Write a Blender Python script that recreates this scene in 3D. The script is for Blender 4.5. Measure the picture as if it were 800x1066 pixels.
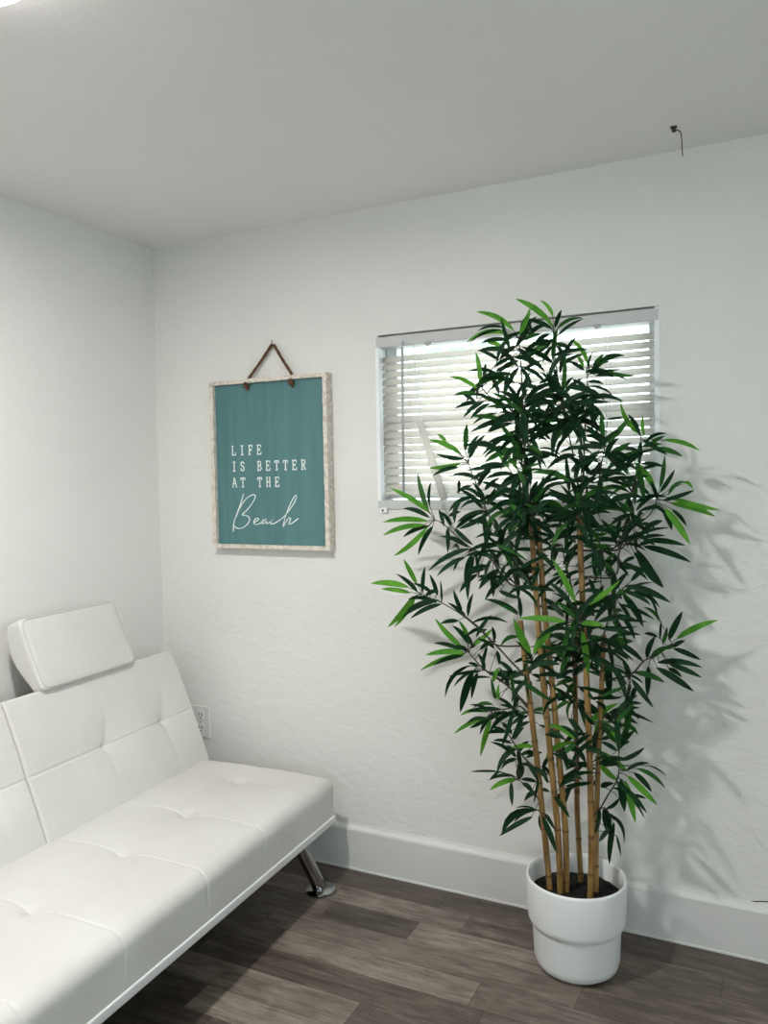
import bpy, bmesh, math, random
from mathutils import Vector, Matrix, noise
PI = math.pi
for o in list(bpy.data.objects):
    bpy.data.objects.remove(o)
scene = bpy.context.scene
COL = scene.collection

# ------------------------------------------------------------------ camera
CAM = Vector((2.3486, -2.6094, 1.4680)); YAW, PITCH, ROLL, FPX = -0.460207, -0.041807, -0.018524, 835.49
fwd = Vector((math.sin(YAW)*math.cos(PITCH), math.cos(YAW)*math.cos(PITCH), math.sin(PITCH)))
r0 = Vector((math.cos(YAW), -math.sin(YAW), 0)); u0 = r0.cross(fwd)
RT = math.cos(ROLL)*r0 + math.sin(ROLL)*u0; UP = -math.sin(ROLL)*r0 + math.cos(ROLL)*u0
cd = bpy.data.cameras.new('camera'); cam = bpy.data.objects.new('camera', cd); COL.objects.link(cam)
m = Matrix((RT, UP, -fwd)).transposed().to_4x4(); m.translation = CAM; cam.matrix_world = m
cd.sensor_fit = 'HORIZONTAL'; cd.sensor_width = 36; cd.lens = FPX/800*36; cd.clip_start = .05
scene.camera = cam
# ------------------------------------------------------------------ world, light, exposure
w = bpy.data.worlds.new('daylight'); scene.world = w; w.use_nodes = True
w.node_tree.nodes['Background'].inputs[0].default_value = (.87, .94, 1, 1)
w.node_tree.nodes['Background'].inputs[1].default_value = 5.5
vs = scene.view_settings
vs.view_transform = 'Standard'; vs.look = 'None'; vs.gamma = 1; vs.use_curve_mapping = False; vs.exposure = 0.04
def area(name, loc, rot, sx, sy, power, col, shape='RECTANGLE', spread=PI):
    l = bpy.data.lights.new(name, 'AREA'); l.shape = shape; l.size = sx; l.size_y = sy; l.energy = power; l.color = col; l.spread = spread
    o = bpy.data.objects.new(name, l); COL.objects.link(o); o.location = loc; o.rotation_euler = rot
    return o
LAMP = (1.025, -1.628)
area('lamp_light', (LAMP[0], LAMP[1], 2.380), (0, 0, 0), .14, .14, 31, (1, .978, .945), 'DISK')

H = 2.44
def on_y(px, py, Y):                    # a point of the photograph carried back to the plane y = Y
    d = fwd + RT*((px-400)/FPX) + UP*((533-py)/FPX)
    return CAM + d*((Y-CAM.y)/d.y)

# ------------------------------------------------------------------ material helpers
def mat(name, col, rough=.5, metal=0, spec=.5):
    m = bpy.data.materials.new(name); m.use_nodes = True
    b = m.node_tree.nodes['Principled BSDF']
    b.inputs['Base Color'].default_value = (*col, 1); b.inputs['Roughness'].default_value = rough
    b.inputs['Metallic'].default_value = metal; b.inputs['Specular IOR Level'].default_value = spec
    return m
def nd(m, t, **kw):
    n = m.node_tree.nodes.new(t)
    for k, v in kw.items(): setattr(n, k, v)
    return n
def lk(m, a, b): m.node_tree.links.new(a, b)
def bsdf(m): return m.node_tree.nodes['Principled BSDF']
def coords(m, scale=(1, 1, 1), kind='Object', rot=(0, 0, 0)):
    tc = nd(m, 'ShaderNodeTexCoord'); mp = nd(m, 'ShaderNodeMapping')
    mp.inputs['Scale'].default_value = scale; mp.inputs['Rotation'].default_value = rot
    lk(m, tc.outputs[kind], mp.inputs[0]); return mp.outputs[0]
def ntex(m, vec, scale, detail=4, rough=.55, dist=0):
    n = nd(m, 'ShaderNodeTexNoise'); n.inputs['Scale'].default_value = scale; n.inputs['Detail'].default_value = detail
    n.inputs['Roughness'].default_value = rough; n.inputs['Distortion'].default_value = dist
    lk(m, vec, n.inputs['Vector']); return n.outputs['Fac']
def ramp(m, fac, stops):
    r = nd(m, 'ShaderNodeValToRGB'); e = r.color_ramp.elements
    while len(e) < len(stops): e.new(.5)
    for i, (p, c) in enumerate(stops):
        e[i].position = p; e[i].color = (*c, 1) if len(c) == 3 else c
    lk(m, fac, r.inputs[0]); return r.outputs[0]
def bump(m, fac, strength, dist, prev=None):
    b = nd(m, 'ShaderNodeBump'); b.inputs['Strength'].default_value = strength; b.inputs['Distance'].default_value = dist
    lk(m, fac, b.inputs['Height'])
    if prev: lk(m, prev, b.inputs['Normal'])
    lk(m, b.outputs[0], bsdf(m).inputs['Normal']); return b.outputs[0]
def mth(m, op, a, b=None):
    n = nd(m, 'ShaderNodeMath', operation=op)
    for i, x in enumerate((a, b)):
        if x is None: continue
        if isinstance(x, (int, float)): n.inputs[i].default_value = x
        else: lk(m, x, n.inputs[i])
    return n.outputs[0]

WALLC = (.790, .778, .750)
def plaster(name, col, smooth):
    m = mat(name, col, .75, spec=.25)
    v = coords(m)
    vs_ = coords(m, (1, 1, 3.2))
    a = ntex(m, coords(m, (1, 1, 1.5)), 14, 8, .66, .5)
    ridge = ramp(m, ntex(m, coords(m, (1, 1, 2.6)), 13, 7, .68, 1.6), [(.49, (0, 0, 0)), (.5, (1, 1, 1)), (.51, (0, 0, 0))])
    patch = ramp(m, ntex(m, v, 2.6, 3), [(.50, (0, 0, 0)), (.75, (1, 1, 1))])
    rp = mth(m, 'MULTIPLY', ridge, patch)
    n1 = bump(m, a, .46*smooth, .011)
    n2 = bump(m, rp, .20*smooth, .004, n1)
    bump(m, ntex(m, v, 90, 3), .14, .003, n2)
    c = ramp(m, ntex(m, v, 1.7, 4), [(.3, tuple(x*.96 for x in col)), (.7, col)])
    lk(m, c, bsdf(m).inputs['Base Color'])
    return m
M = {}
M['wall'] = plaster('rough_plaster', WALLC, 1.0)
M['wall_smooth'] = plaster('smooth_plaster', WALLC, .3)
M['ceiling'] = plaster('ceiling_plaster', (.85, .835, .825), .5)
M['trim'] = mat('trim_paint', (.70, .69, .675), .5)
bump(M['trim'], ntex(M['trim'], coords(M['trim'], (2, 1, 1)), 30, 4), .2, .004)
M['white_metal'] = mat('white_metal', (.85, .87, .88), .4)
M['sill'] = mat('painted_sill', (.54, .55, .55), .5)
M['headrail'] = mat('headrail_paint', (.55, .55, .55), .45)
M['gap'] = mat('dark_gap', (.03, .03, .03), .8)
M['wand'] = mat('grey_plastic', (.42, .43, .43), .35)
M['plastic'] = mat('outlet_plastic', (.74, .74, .71), .35)
M['cord'] = mat('white_cord', (.85, .85, .84), .6)
M['chrome'] = mat('chrome', (.40, .405, .41), .06, 1)
M['iron'] = mat('rusty_iron', (.05, .035, .025), .6, .6)
M['lettering'] = mat('white_paint', (.86, .9, .89), .6)
# translucent slats
m = mat('slat_vinyl', (.84, .82, .78), .5)
tr = nd(m, 'ShaderNodeBsdfTranslucent'); tr.inputs[0].default_value = (.90, .86, .82, 1)
mx = nd(m, 'ShaderNodeMixShader'); mx.inputs[0].default_value = .5
lk(m, bsdf(m).outputs[0], mx.inputs[1]); lk(m, tr.outputs[0], mx.inputs[2])
lk(m, mx.outputs[0], m.node_tree.nodes['Material Output'].inputs[0]); M['slat'] = m
m = bpy.data.materials.new('window_glass'); m.use_nodes = True
m.node_tree.nodes.remove(m.node_tree.nodes['Principled BSDF'])
tp = nd(m, 'ShaderNodeBsdfTransparent'); tp.inputs[0].default_value = (.93, .98, .96, 1)
gl = nd(m, 'ShaderNodeBsdfGlossy'); gl.inputs['Roughness'].default_value = .02
mx = nd(m, 'ShaderNodeMixShader'); mx.inputs[0].default_value = .06
lk(m, tp.outputs[0], mx.inputs[1]); lk(m, gl.outputs[0], mx.inputs[2])
lk(m, mx.outputs[0], m.node_tree.nodes['Material Output'].inputs[0]); M['glass'] = m
# leather
m = mat('white_faux_leather', (.74, .73, .70), .45, spec=.45)
v = coords(m); n1 = bump(m, ntex(m, v, 260, 3), .10, .002)
bump(m, ntex(m, v, 7, 3), .18, .02, n1)
lk(m, ramp(m, ntex(m, v, 3.5, 4), [(.35, (.64, .62, .59)), (.65, (.69, .675, .65))]), bsdf(m).inputs['Base Color'])
M['leather'] = m
M['piping'] = mat('leather_piping', (.74, .74, .74), .4)
M['stitch'] = mat('stitched_welt', (.58, .57, .54), .5)
M['underside'] = mat('black_dust_cloth', (.02, .02, .02), .9)
# floor
m = mat('grey_brown_laminate', (.1, .08, .07), .42, spec=.4)
tone = nd(m, 'ShaderNodeAttribute', attribute_name='tone'); seed = nd(m, 'ShaderNodeAttribute', attribute_name='seed')
tc = nd(m, 'ShaderNodeTexCoord'); cmb = nd(m, 'ShaderNodeCombineXYZ'); lk(m, seed.outputs['Fac'], cmb.inputs[2]); lk(m, mth(m, 'MULTIPLY', seed.outputs['Fac'], 7.3), cmb.inputs[0])
va = nd(m, 'ShaderNodeVectorMath', operation='ADD'); lk(m, tc.outputs['Object'], va.inputs[0]); lk(m, cmb.outputs[0], va.inputs[1])
mp = nd(m, 'ShaderNodeMapping'); mp.inputs['Scale'].default_value = (1.3, 14, 1); lk(m, va.outputs[0], mp.inputs[0])
g1 = ntex(m, mp.outputs[0], 3.2, 9, .68, 1.1)
mp2 = nd(m, 'ShaderNodeMapping'); mp2.inputs['Scale'].default_value = (2.2, 5, 1); lk(m, va.outputs[0], mp2.inputs[0])
g2 = ntex(m, mp2.outputs[0], 2.0, 5, .6, 1.8)
mp3 = nd(m, 'ShaderNodeMapping'); mp3.inputs['Scale'].default_value = (5, 120, 1); lk(m, va.outputs[0], mp3.inputs[0])
g3 = ntex(m, mp3.outputs[0], 3.0, 5, .7, .4)
gg = mth(m, 'ADD', mth(m, 'MULTIPLY', g1, .5), mth(m, 'ADD', mth(m, 'MULTIPLY', g2, .28), mth(m, 'MULTIPLY', g3, .22)))
ton = mth(m, 'ADD', tone.outputs['Fac'], mth(m, 'MULTIPLY', mth(m, 'SUBTRACT', gg, .5), 2.3))
c = ramp(m, ton, [(.0, (.040, .031, .025)), (.35, (.112, .088, .072)), (.65, (.225, .185, .153)), (1, (.40, .345, .295))])
lk(m, c, bsdf(m).inputs['Base Color']); bump(m, g3, .12, .003); M['floor'] = m
M['floor_joint'] = mat('plank_joint', (.045, .036, .031), .7)
# sign
m = mat('weathered_wood', (.55, .47, .40), .8)
v = coords(m, (40, 40, 40)); nf = ntex(m, v, 1.2, 7, .7, .8)
lk(m, ramp(m, nf, [(.22, (.25, .19, .15)), (.38, (.52, .45, .38)), (.55, (.74, .68, .61)), (.85, (.82, .78, .73))]), bsdf(m).inputs['Base Color'])
bump(m, nf, .4, .004); M['frame'] = m
m = mat('teal_painted_board', (.08, .2, .2), .6)
nf = ntex(m, coords(m, (9, 1, .7)), 2.2, 7, .6, .8)
lk(m, ramp(m, nf, [(.25, (.066, .165, .172)), (.5, (.082, .200, .206)), (.8, (.105, .235, .238))]), bsdf(m).inputs['Base Color']); M['teal'] = m
m = mat('jute_rope', (.17, .085, .04), .9)
wv = nd(m, 'ShaderNodeTexWave', wave_type='BANDS', bands_direction='DIAGONAL'); wv.inputs['Scale'].default_value = 60; wv.inputs['Distortion'].default_value = 2
lk(m, coords(m), wv.inputs[0]); lk(m, ramp(m, wv.outputs['Fac'], [(.2, (.05, .024, .012)), (.7, (.19, .10, .05))]), bsdf(m).inputs['Base Color']); bump(m, wv.outputs['Fac'], .8, .003); M['rope'] = m
# plant
def leafmat(name, a, b):
    m = mat(name, a, .55, spec=.18)
    lk(m, ramp(m, ntex(m, coords(m), 28, 2), [(.35, a), (.68, b)]), bsdf(m).inputs['Base Color'])
    tr = nd(m, 'ShaderNodeBsdfTranslucent'); tr.inputs[0].default_value = (b[0]*1.2, b[1]*1.3, b[2], 1)
    mx = nd(m, 'ShaderNodeMixShader'); mx.inputs[0].default_value = .22
    lk(m, bsdf(m).outputs[0], mx.inputs[1]); lk(m, tr.outputs[0], mx.inputs[2])
    lk(m, mx.outputs[0], m.node_tree.nodes['Material Output'].inputs[0]); return m
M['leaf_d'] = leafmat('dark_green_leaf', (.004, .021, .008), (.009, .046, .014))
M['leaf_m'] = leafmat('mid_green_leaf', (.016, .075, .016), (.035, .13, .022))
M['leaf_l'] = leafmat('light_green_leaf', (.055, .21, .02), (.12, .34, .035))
M['twig'] = mat('twig', (.030, .028, .016), .7)
m = mat('bamboo_cane', (.4, .24, .09), .5)
nf = ntex(m, coords(m, (60, 60, 5)), 1.6, 6, .65, .5)
lk(m, ramp(m, nf, [(.25, (.10, .046, .012)), (.5, (.25, .138, .038)), (.75, (.42, .26, .085))]), bsdf(m).inputs['Base Color']); M['cane'] = m
M['node'] = mat('cane_node', (.13, .07, .025), .6)
m = mat('matte_white_pot', (.80, .81, .81), .45); M['pot'] = m
m = mat('black_soil', (.003, .0025, .002), .95); bump(m, ntex(m, coords(m), 120, 5), 1, .01); M['soil'] = m
m = mat('lamp_diffuser', (.9, .9, .9), .4)
bsdf(m).inputs['Emission Color'].default_value = (1, .93, .92, 1); bsdf(m).inputs['Emission Strength'].default_value = 11; M['diffuser'] = m

# ------------------------------------------------------------------ mesh helpers
def new():
    return bmesh.new()
def obj(name, bm, mats, parent=None, smooth=False, autosmooth=None, recalc=True):
    me = bpy.data.meshes.new(name)
    if recalc: bmesh.ops.recalc_face_normals(bm, faces=bm.faces)
    if smooth or autosmooth:
        for f in bm.faces: f.smooth = True
    bm.to_mesh(me); bm.free()
    for mm in (mats if isinstance(mats, (list, tuple)) else [mats]): me.materials.append(mm)
    if autosmooth: me.set_sharp_from_angle(angle=math.radians(autosmooth))
    o = bpy.data.objects.new(name, me); COL.objects.link(o)
    if parent: o.parent = parent
    return o
def thing(name, label, cat, loc=(0, 0, 0), rotz=0, group=None):
    o = bpy.data.objects.new(name, None); COL.objects.link(o); o.location = loc; o.rotation_euler = (0, 0, rotz)
    o.empty_display_size = .05
    return tag(o, label, cat, group)
def tag(o, label, cat, group=None):
    o['label'] = label; o['category'] = cat
    if group: o['group'] = group
    return o
def struct(o):
    o['kind'] = 'structure'; return o
def box(bm, x0, x1, y0, y1, z0, z1, bev=0, mi=0):
    r = bmesh.ops.create_cube(bm, size=1)
    vs = r['verts']
    for v in vs: v.co = Vector(((x0+x1)/2+v.co.x*(x1-x0), (y0+y1)/2+v.co.y*(y1-y0), (z0+z1)/2+v.co.z*(z1-z0)))
    fs = set(f for v in vs for f in v.link_faces)
    for f in fs: f.material_index = mi
    if bev: bmesh.ops.bevel(bm, geom=list(set(e for v in vs for e in v.link_edges)), offset=bev, segments=2, affect='EDGES', profile=.5)
def quad(bm, pts, mi=0):
    f = bm.faces.new([bm.verts.new(p) for p in pts]); f.material_index = mi; return f
def tube(bm, pts, rad, seg=8, mi=0, caps=True):
    pts = [Vector(p) for p in pts]; n = len(pts); rings = []
    prev = None
    for i, p in enumerate(pts):
        t = (pts[min(i+1, n-1)]-pts[max(i-1, 0)]).normalized()
        if prev is None:
            a = t.cross(Vector((0, 0, 1)) if abs(t.z) < .9 else Vector((1, 0, 0))).normalized()
        else:
            a = (prev-t*prev.dot(t)).normalized()
        prev = a; b = t.cross(a)
        r = rad[i] if isinstance(rad, (list, tuple)) else rad
        rings.append([bm.verts.new(p+(a*math.cos(2*PI*k/seg)+b*math.sin(2*PI*k/seg))*r) for k in range(seg)])
    for i in range(n-1):
        for k in range(seg):
            f = bm.faces.new((rings[i][k], rings[i][(k+1) % seg], rings[i+1][(k+1) % seg], rings[i+1][k])); f.material_index = mi
    if caps:
        bm.faces.new(rings[0][::-1]).material_index = mi; bm.faces.new(rings[-1]).material_index = mi
def lathe(bm, prof, seg=48, c=(0, 0, 0), mi=0):
    rings = []
    for r, z in prof:
        if r < 1e-5: rings.append([bm.verts.new((c[0], c[1], c[2]+z))])
        else: rings.append([bm.verts.new((c[0]+r*math.cos(2*PI*k/seg), c[1]+r*math.sin(2*PI*k/seg), c[2]+z)) for k in range(seg)])
    for a, b in zip(rings, rings[1:]):
        for k in range(seg):
            k2 = (k+1) % seg
            if len(a) == 1 and len(b) == 1: continue
            if len(a) == 1: f = bm.faces.new((a[0], b[k], b[k2]))
            elif len(b) == 1: f = bm.faces.new((a[k], b[0], a[k2]))
            else: f = bm.faces.new((a[k], a[k2], b[k2], b[k]))
            f.material_index = mi
def lerp(a, b, t): return a+(b-a)*t
def catmull(pts, n=6):
    pts = [Vector(p) for p in pts]; out = []
    for i in range(len(pts)-1):
        p0 = pts[max(i-1, 0)]; p1 = pts[i]; p2 = pts[i+1]; p3 = pts[min(i+2, len(pts)-1)]
        for k in range(n):
            t = k/n
            out.append(.5*((2*p1)+(p2-p0)*t+(2*p0-5*p1+4*p2-p3)*t*t+(3*p1-p0-3*p2+p3)*t**3))
    out.append(pts[-1]); return out
def rounded_box(bm, lo, hi, r, n, warp=None, mi=0):
    """dense rounded box; warp(p, normal) -> p"""
    lo = Vector(lo); hi = Vector(hi); cache = {}
    def vert(p):
        q = Vector([min(max(p[i], lo[i]+r), hi[i]-r) for i in range(3)])
        d = p-q; L = d.length; nn = d/L if L > 1e-9 else Vector((0, 0, 1)); p2 = q+nn*r
        key = tuple(round(x, 6) for x in p)
        if key not in cache:
            cache[key] = bm.verts.new(warp(p2.copy(), nn) if warp else p2)
        return cache[key]
    def grid(i, N):                 # denser near the rounded edges
        a, b = lo[i], hi[i]; L = b-a; k = 5
        e = [a+r*math.sin(j/k*PI/4)/math.sin(PI/4)*1.0 for j in range(k)]
        e = [a+r*j/k for j in range(k)]
        mid = [lerp(a+r, b-r, j/N) for j in range(N+1)]
        return e+mid+[b-r*j/k for j in reversed(range(k))]
    G = [grid(i, n[i]) for i in range(3)]
    for ax in range(3):
        u, v = [(1, 2), (0, 2), (0, 1)][ax]
        for side in (lo[ax], hi[ax]):
            for i in range(len(G[u])-1):
                for j in range(len(G[v])-1):
                    ps = []
                    for a, b in ((i, j), (i+1, j), (i+1, j+1), (i, j+1)):
                        p = Vector((0, 0, 0)); p[ax] = side; p[u] = G[u][a]; p[v] = G[v][b]; ps.append(vert(p))
                    if len(set(ps)) == 4:
                        bm.faces.new(ps).material_index = mi

# ------------------------------------------------------------------ room shell
XR, YR = 3.9, -4.6
WX0, WX1, WZ0, WZ1 = 1.033, 2.013, 1.357, 1.983        # window opening
WD = .13
rnd = random.Random(4)
bm = new(); tl = bm.faces.layers.float.new('tone'); sl = bm.faces.layers.float.new('seed')
rows = [0, -.136, -.244, -.352, -.462, -.573, -.686, -.80, -.91]
while rows[-1] > YR: rows.append(rows[-1]-.111)
rows[-1] = YR
spec = {0: [(.5, .26), (1.3, .27), (2.05, .28)], 1: [(.93, .54), (1.42, .36), (2.2, .34)], 2: [(.35, .34), (.96, .19), (1.28, .60), (1.80, .34), (2.5, .4)],
        3: [(.2, .35), (.80, .48), (1.84, .34), (2.6, .4)], 4: [(.1, .35), (.90, .62), (1.57, .42), (2.3, .3)], 5: [(.3, .2), (.7, .27), (1.62, .33), (2.3, .5)],
        6: [(.45, .58), (1.294, .31), (2.1, .5)], 7: [(.2, .2), (.85, .66), (1.62, .3)], 8: [(.1, .2), (.95, .3), (1.7, .55)]}
jw = .0007
for ri in range(len(rows)-1):
    y1, y0 = rows[ri], rows[ri+1]
    js = [(-.01, rnd.uniform(.15, .6))]
    if ri in spec: js += spec[ri]
    while js[-1][0] < XR:
        js.append((js[-1][0]+rnd.uniform(.45, .95), rnd.uniform(.15, .62)))
    for (xa, t), (xb, _) in zip(js, js[1:]):
        xa2 = max(xa, 0); xb2 = min(xb, XR)
        if xb2 <= xa2: continue
        f = quad(bm, [(xa2+jw, y0+jw, 0), (xb2-jw, y0+jw, 0), (xb2-jw, y1-jw, 0), (xa2+jw, y1-jw, 0)])
        f[tl] = t; f[sl] = rnd.uniform(0, 50)
f = quad(bm, [(0, YR, -.0008), (XR, YR, -.0008), (XR, .15, -.0008), (0, .15, -.0008)], 1)
f = quad(bm, [(0, YR, -.03), (0, .15, -.03), (XR, .15, -.03), (XR, YR, -.03)], 1)
struct(obj('floor', bm, [M['floor'], M['floor_joint']], recalc=False))
bm = new(); box(bm, -.15, XR+.15, YR-.15, .16, H, H+.1); struct(obj('ceiling', bm, M['ceiling']))
bm = new(); box(bm, -.15, 0, YR-.15, .16, -.03, H); struct(obj('wall_left', bm, M['wall_smooth']))
SY0, SY1, SZ0_, SZ1_ = -3.35, -1.65, .75, 2.1
bm = new(); box(bm, XR, XR+.15, YR-.15, SY0, -.03, H); box(bm, XR, XR+.15, SY1, .16, -.03, H)
box(bm, XR, XR+.15, SY0, SY1, -.03, SZ0_); box(bm, XR, XR+.15, SY0, SY1, SZ1_, H); struct(obj('wall_right', bm, M['wall_smooth']))
bm = new()
for a in ((SY0, SY0+.05, SZ0_, SZ1_), (SY1-.05, SY1, SZ0_, SZ1_), (SY0+.05, SY1-.05, SZ0_, SZ0_+.05), (SY0+.05, SY1-.05, SZ1_-.05, SZ1_), (-2.72, -2.68, SZ0_+.05, SZ1_-.05)):
    box(bm, XR+.05, XR+.10, a[0], a[1], a[2], a[3], .004)
w3 = struct(obj('fill_window_side', bm, M['white_metal']))  # unseen side window, added to let in cool daylight as fill
bm = new(); box(bm, XR+.072, XR+.078, SY0+.05, SY1-.05, SZ0_+.05, SZ1_-.05); obj('glass_pane', bm, M['glass'], w3)
bm = new()
box(bm, 0, WX0, 0, WD, -.03, H); box(bm, WX1, XR, 0, WD, -.03, H)
box(bm, WX0, WX1, 0, WD, -.03, WZ0); box(bm, WX0, WX1, 0, WD, WZ1, H)
struct(obj('wall_back', bm, M['wall']))
RX0, RX1, RZ0, RZ1 = 1.7, 2.8, 1.0, 2.0
bm = new()
box(bm, 0, RX0, YR-.12, YR, -.03, H); box(bm, RX1, XR, YR-.12, YR, -.03, H)
box(bm, RX0, RX1, YR-.12, YR, -.03, RZ0); box(bm, RX0, RX1, YR-.12, YR, RZ1, H)
struct(obj('wall_front', bm, M['wall_smooth']))
bm = new()
for a in ((RX0, RX0+.05, RZ0, RZ1), (RX1-.05, RX1, RZ0, RZ1), (RX0+.05, RX1-.05, RZ0, RZ0+.05), (RX0+.05, RX1-.05, RZ1-.05, RZ1), (2.23, 2.27, RZ0+.05, RZ1-.05)):
    box(bm, a[0], a[1], YR-.09, YR-.04, a[2], a[3], .004)
w2 = struct(obj('fill_window_rear', bm, M['white_metal']))  # unseen window behind the camera, put in to brighten the room
bm = new(); box(bm, RX0+.05, RX1-.05, YR-.068, YR-.062, RZ0+.05, RZ1-.05); obj('glass_pane', bm, M['glass'], w2)

bm = new()                                               # open crack in the plaster just over the baseboard
pts = [on_y(x, y, 0) for x, y in ((774, 937.6), (782, 938.4), (790, 938.2), (802, 938.6), (815, 939.5))]
for k, (a, b) in enumerate(zip(pts, pts[1:])):
    ha, hb_ = (.0004 if k == 0 else .0022), .0022
    for yy in (-.0006,):
        quad(bm, [(a.x, yy, a.z-ha), (b.x, yy, b.z-hb_), (b.x, yy, b.z+hb_*.6), (a.x, yy, a.z+ha*.6)])
struct(obj('wall_crack', bm, M['gap'], recalc=False))
# baseboards: a tall board with a plastered ledge on top
def baseboard(name, x0, y0, x1, y1, inx, iny):
    bm = new(); prof = [(.0, 0), (.021, 0), (.021, .006), (.019, .008), (.019, .150), (.016, .156), (.004, .163), (0, .172)]
    n = 60; ringv = []
    for i in range(n+1):
        t = i/n; x = lerp(x0, x1, t); y = lerp(y0, y1, t); L = math.hypot(x1-x0, y1-y0)*t
        rr = []
        for k, (d, z) in enumerate(prof):
            wob = noise.noise(Vector((L*3, k, 2)))*.0022 if k >= 4 else 0
            rr.append(bm.verts.new((x+inx*max(d+wob*.3, 0), y+iny*max(d+wob*.3, 0), z+wob)))
        ringv.append(rr)
    for a, b in zip(ringv, ringv[1:]):
        for k in range(len(prof)-1): bm.faces.new((a[k], b[k], b[k+1], a[k+1]))
    bm.faces.new(ringv[0]); bm.faces.new(ringv[-1][::-1])
    struct(obj(name, bm, M['trim']))
baseboard('baseboard_back', 0, 0, XR, 0, 0, -1)
baseboard('baseboard_left', 0, YR, 0, -.022, 1, 0)
baseboard('baseboard_right', XR, YR, XR, -.022, -1, 0)

# ------------------------------------------------------------------ window
bm = new()
fy0, fy1 = .085, .125; ft = .045
box(bm, WX0+.002, WX0+ft, fy0, fy1, WZ0+.035, WZ1-.002, .003); box(bm, WX1-ft, WX1-.002, fy0, fy1, WZ0+.035, WZ1-.002, .003)
box(bm, WX0+ft, WX1-ft, fy0, fy1, WZ1-.04, WZ1-.002, .003); box(bm, WX0+ft, WX1-ft, fy0, fy1, WZ0+.035, WZ0+.08, .003)
win = struct(obj('window_1', bm, M['white_metal']))
bm = new(); box(bm, WX0+ft, WX1-ft, fy0-.008, fy1-.01, 1.655, 1.692, .003); obj('sash_rail', bm, M['white_metal'], win)
bm = new(); box(bm, WX0+ft, WX1-ft, .103, .107, WZ0+.08, WZ1-.04); obj('glass_pane', bm, M['glass'], win)
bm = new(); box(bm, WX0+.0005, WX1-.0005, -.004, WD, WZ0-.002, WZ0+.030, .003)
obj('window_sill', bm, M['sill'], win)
p = on_y(399.5, 531, -.006)
bm = new(); box(bm, p.x-.014, p.x+.016, -.010, -.002, p.z-.010, p.z+.008, .002); br = obj('sill_bracket', bm, M['white_metal'], win)
bm = new(); tube(bm, [(p.x-.001, -.009, p.z-.001), (p.x-.001, -.0125, p.z-.001)], .0038, 10); obj('screw', bm, M['iron'], br)
bm = new()                                              # thin white liners on both jambs
box(bm, WX0-.001, WX0+.014, -.003, .026, WZ0+.03, WZ1-.002, .002); box(bm, WX1-.016, WX1+.001, -.003, .026, WZ0+.03, WZ1-.002, .002)
obj('jamb_liner', bm, M['white_metal'], win)

bl = thing('window_blind', 'white horizontal slat blind hanging in the small window behind the bamboo', 'blind', ((WX0+WX1)/2, .03, WZ0+.04))
LO = bl.location.copy()
def loc(p): return Vector(p)-LO
def child(name, bm, mats, par, **k):
    for v in bm.verts: v.co -= LO
    return obj(name, bm, mats, par, **k)
bx0, bx1 = WX0+.004, WX1-.016
bm = new()
tilt = math.radians(51); sp = .0272; nsl = 18; zt = 1.900; sw = .031
for i in range(nsl):
    z = zt-i*sp
    sag = rnd.uniform(-.0012, .0012)*(1 if i < 6 else 1.6); tt = tilt+rnd.uniform(-.04, .04)
    x_a, x_b = bx0, bx1-.004
    prev = None
    for s in range(9):
        a = (s/8-.5); yy = .045+math.cos(tt)*a*sw; zz = z+math.sin(tt)*a*sw
        bow = (1-4*a*a)*.0022; yy -= math.sin(tt)*bow; zz += math.cos(tt)*bow
        cur = [bm.verts.new((x_a, yy, zz+sag)), bm.verts.new((x_b, yy, zz-sag))]
        if prev: bm.faces.new((prev[0], prev[1], cur[1], cur[0]))
        prev = cur
sl_o = child('slats', bm, M['slat'], bl, smooth=True)
md = sl_o.modifiers.new('thickness', 'SOLIDIFY'); md.thickness = .0016
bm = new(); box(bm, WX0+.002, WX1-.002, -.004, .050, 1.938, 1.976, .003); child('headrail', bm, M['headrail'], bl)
bm = new(); box(bm, bx0, bx1-.004, .030, .060, zt-nsl*sp-.004, zt-nsl*sp+.010, .003); child('bottom_rail', bm, M['slat'], bl)
bm = new()
p0 = on_y(419, 362, -.012); p1 = on_y(420.5, 512, -.012)
tube(bm, [p0, lerp(p0, p1, .5), p1], .0048, 6)
child('tilt_wand', bm, M['wand'], bl, smooth=True)
bm = new(); tube(bm, [(p0.x, .002, 1.952), (p0.x, -.012, 1.95), (p0.x, -.012, p0.z-.004)], .003, 6); child('wand_hook', bm, M['wand'], bl)
for px in (433.5, 633):
    x = on_y(px, 400, .02).x
    bm = new()
    for dx in (-.006, .006): tube(bm, [(x+dx, .027, 1.94), (x+dx, .027, zt-nsl*sp)], .0013, 5)
    child('ladder_cord', bm, M['cord'], bl)
for px, py in ((446, 357), (622, 339)):
    p = on_y(px, py, -.005)
    bm = new(); box(bm, p.x-.011, p.x+.011, -.009, -.003, p.z-.007, p.z+.006, .001); box(bm, p.x-.004, p.x+.004, -.012, -.007, p.z-.011, p.z-.001, .001)
    child('valance_clip', bm, M['wand'], bl)
# loose slat leaning on the sill
a = on_y(437, 438, .012); b_ = on_y(463, 523, .002); b_.z = WZ0+.0315
d = (b_-a).normalized(); side = d.cross(Vector((0, 1, 0))).normalized()
bm = new(); prev = None
for k in range(7):
    s = (k/6-.5)*.030; off = side*s+Vector((0, -.0035*(1-(2*k/6-1)**2), 0))
    cur = [bm.verts.new(a+off), bm.verts.new(b_+off)]
    if prev: bm.faces.new((prev[0], prev[1], cur[1], cur[0]))
    prev = cur
o = obj('loose_slat', bm, M['slat'], smooth=True); md = o.modifiers.new('thickness', 'SOLIDIFY'); md.thickness = .002
tag(o, 'single white blind slat come loose, leaning diagonally against the blind on the sill', 'slat')

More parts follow.
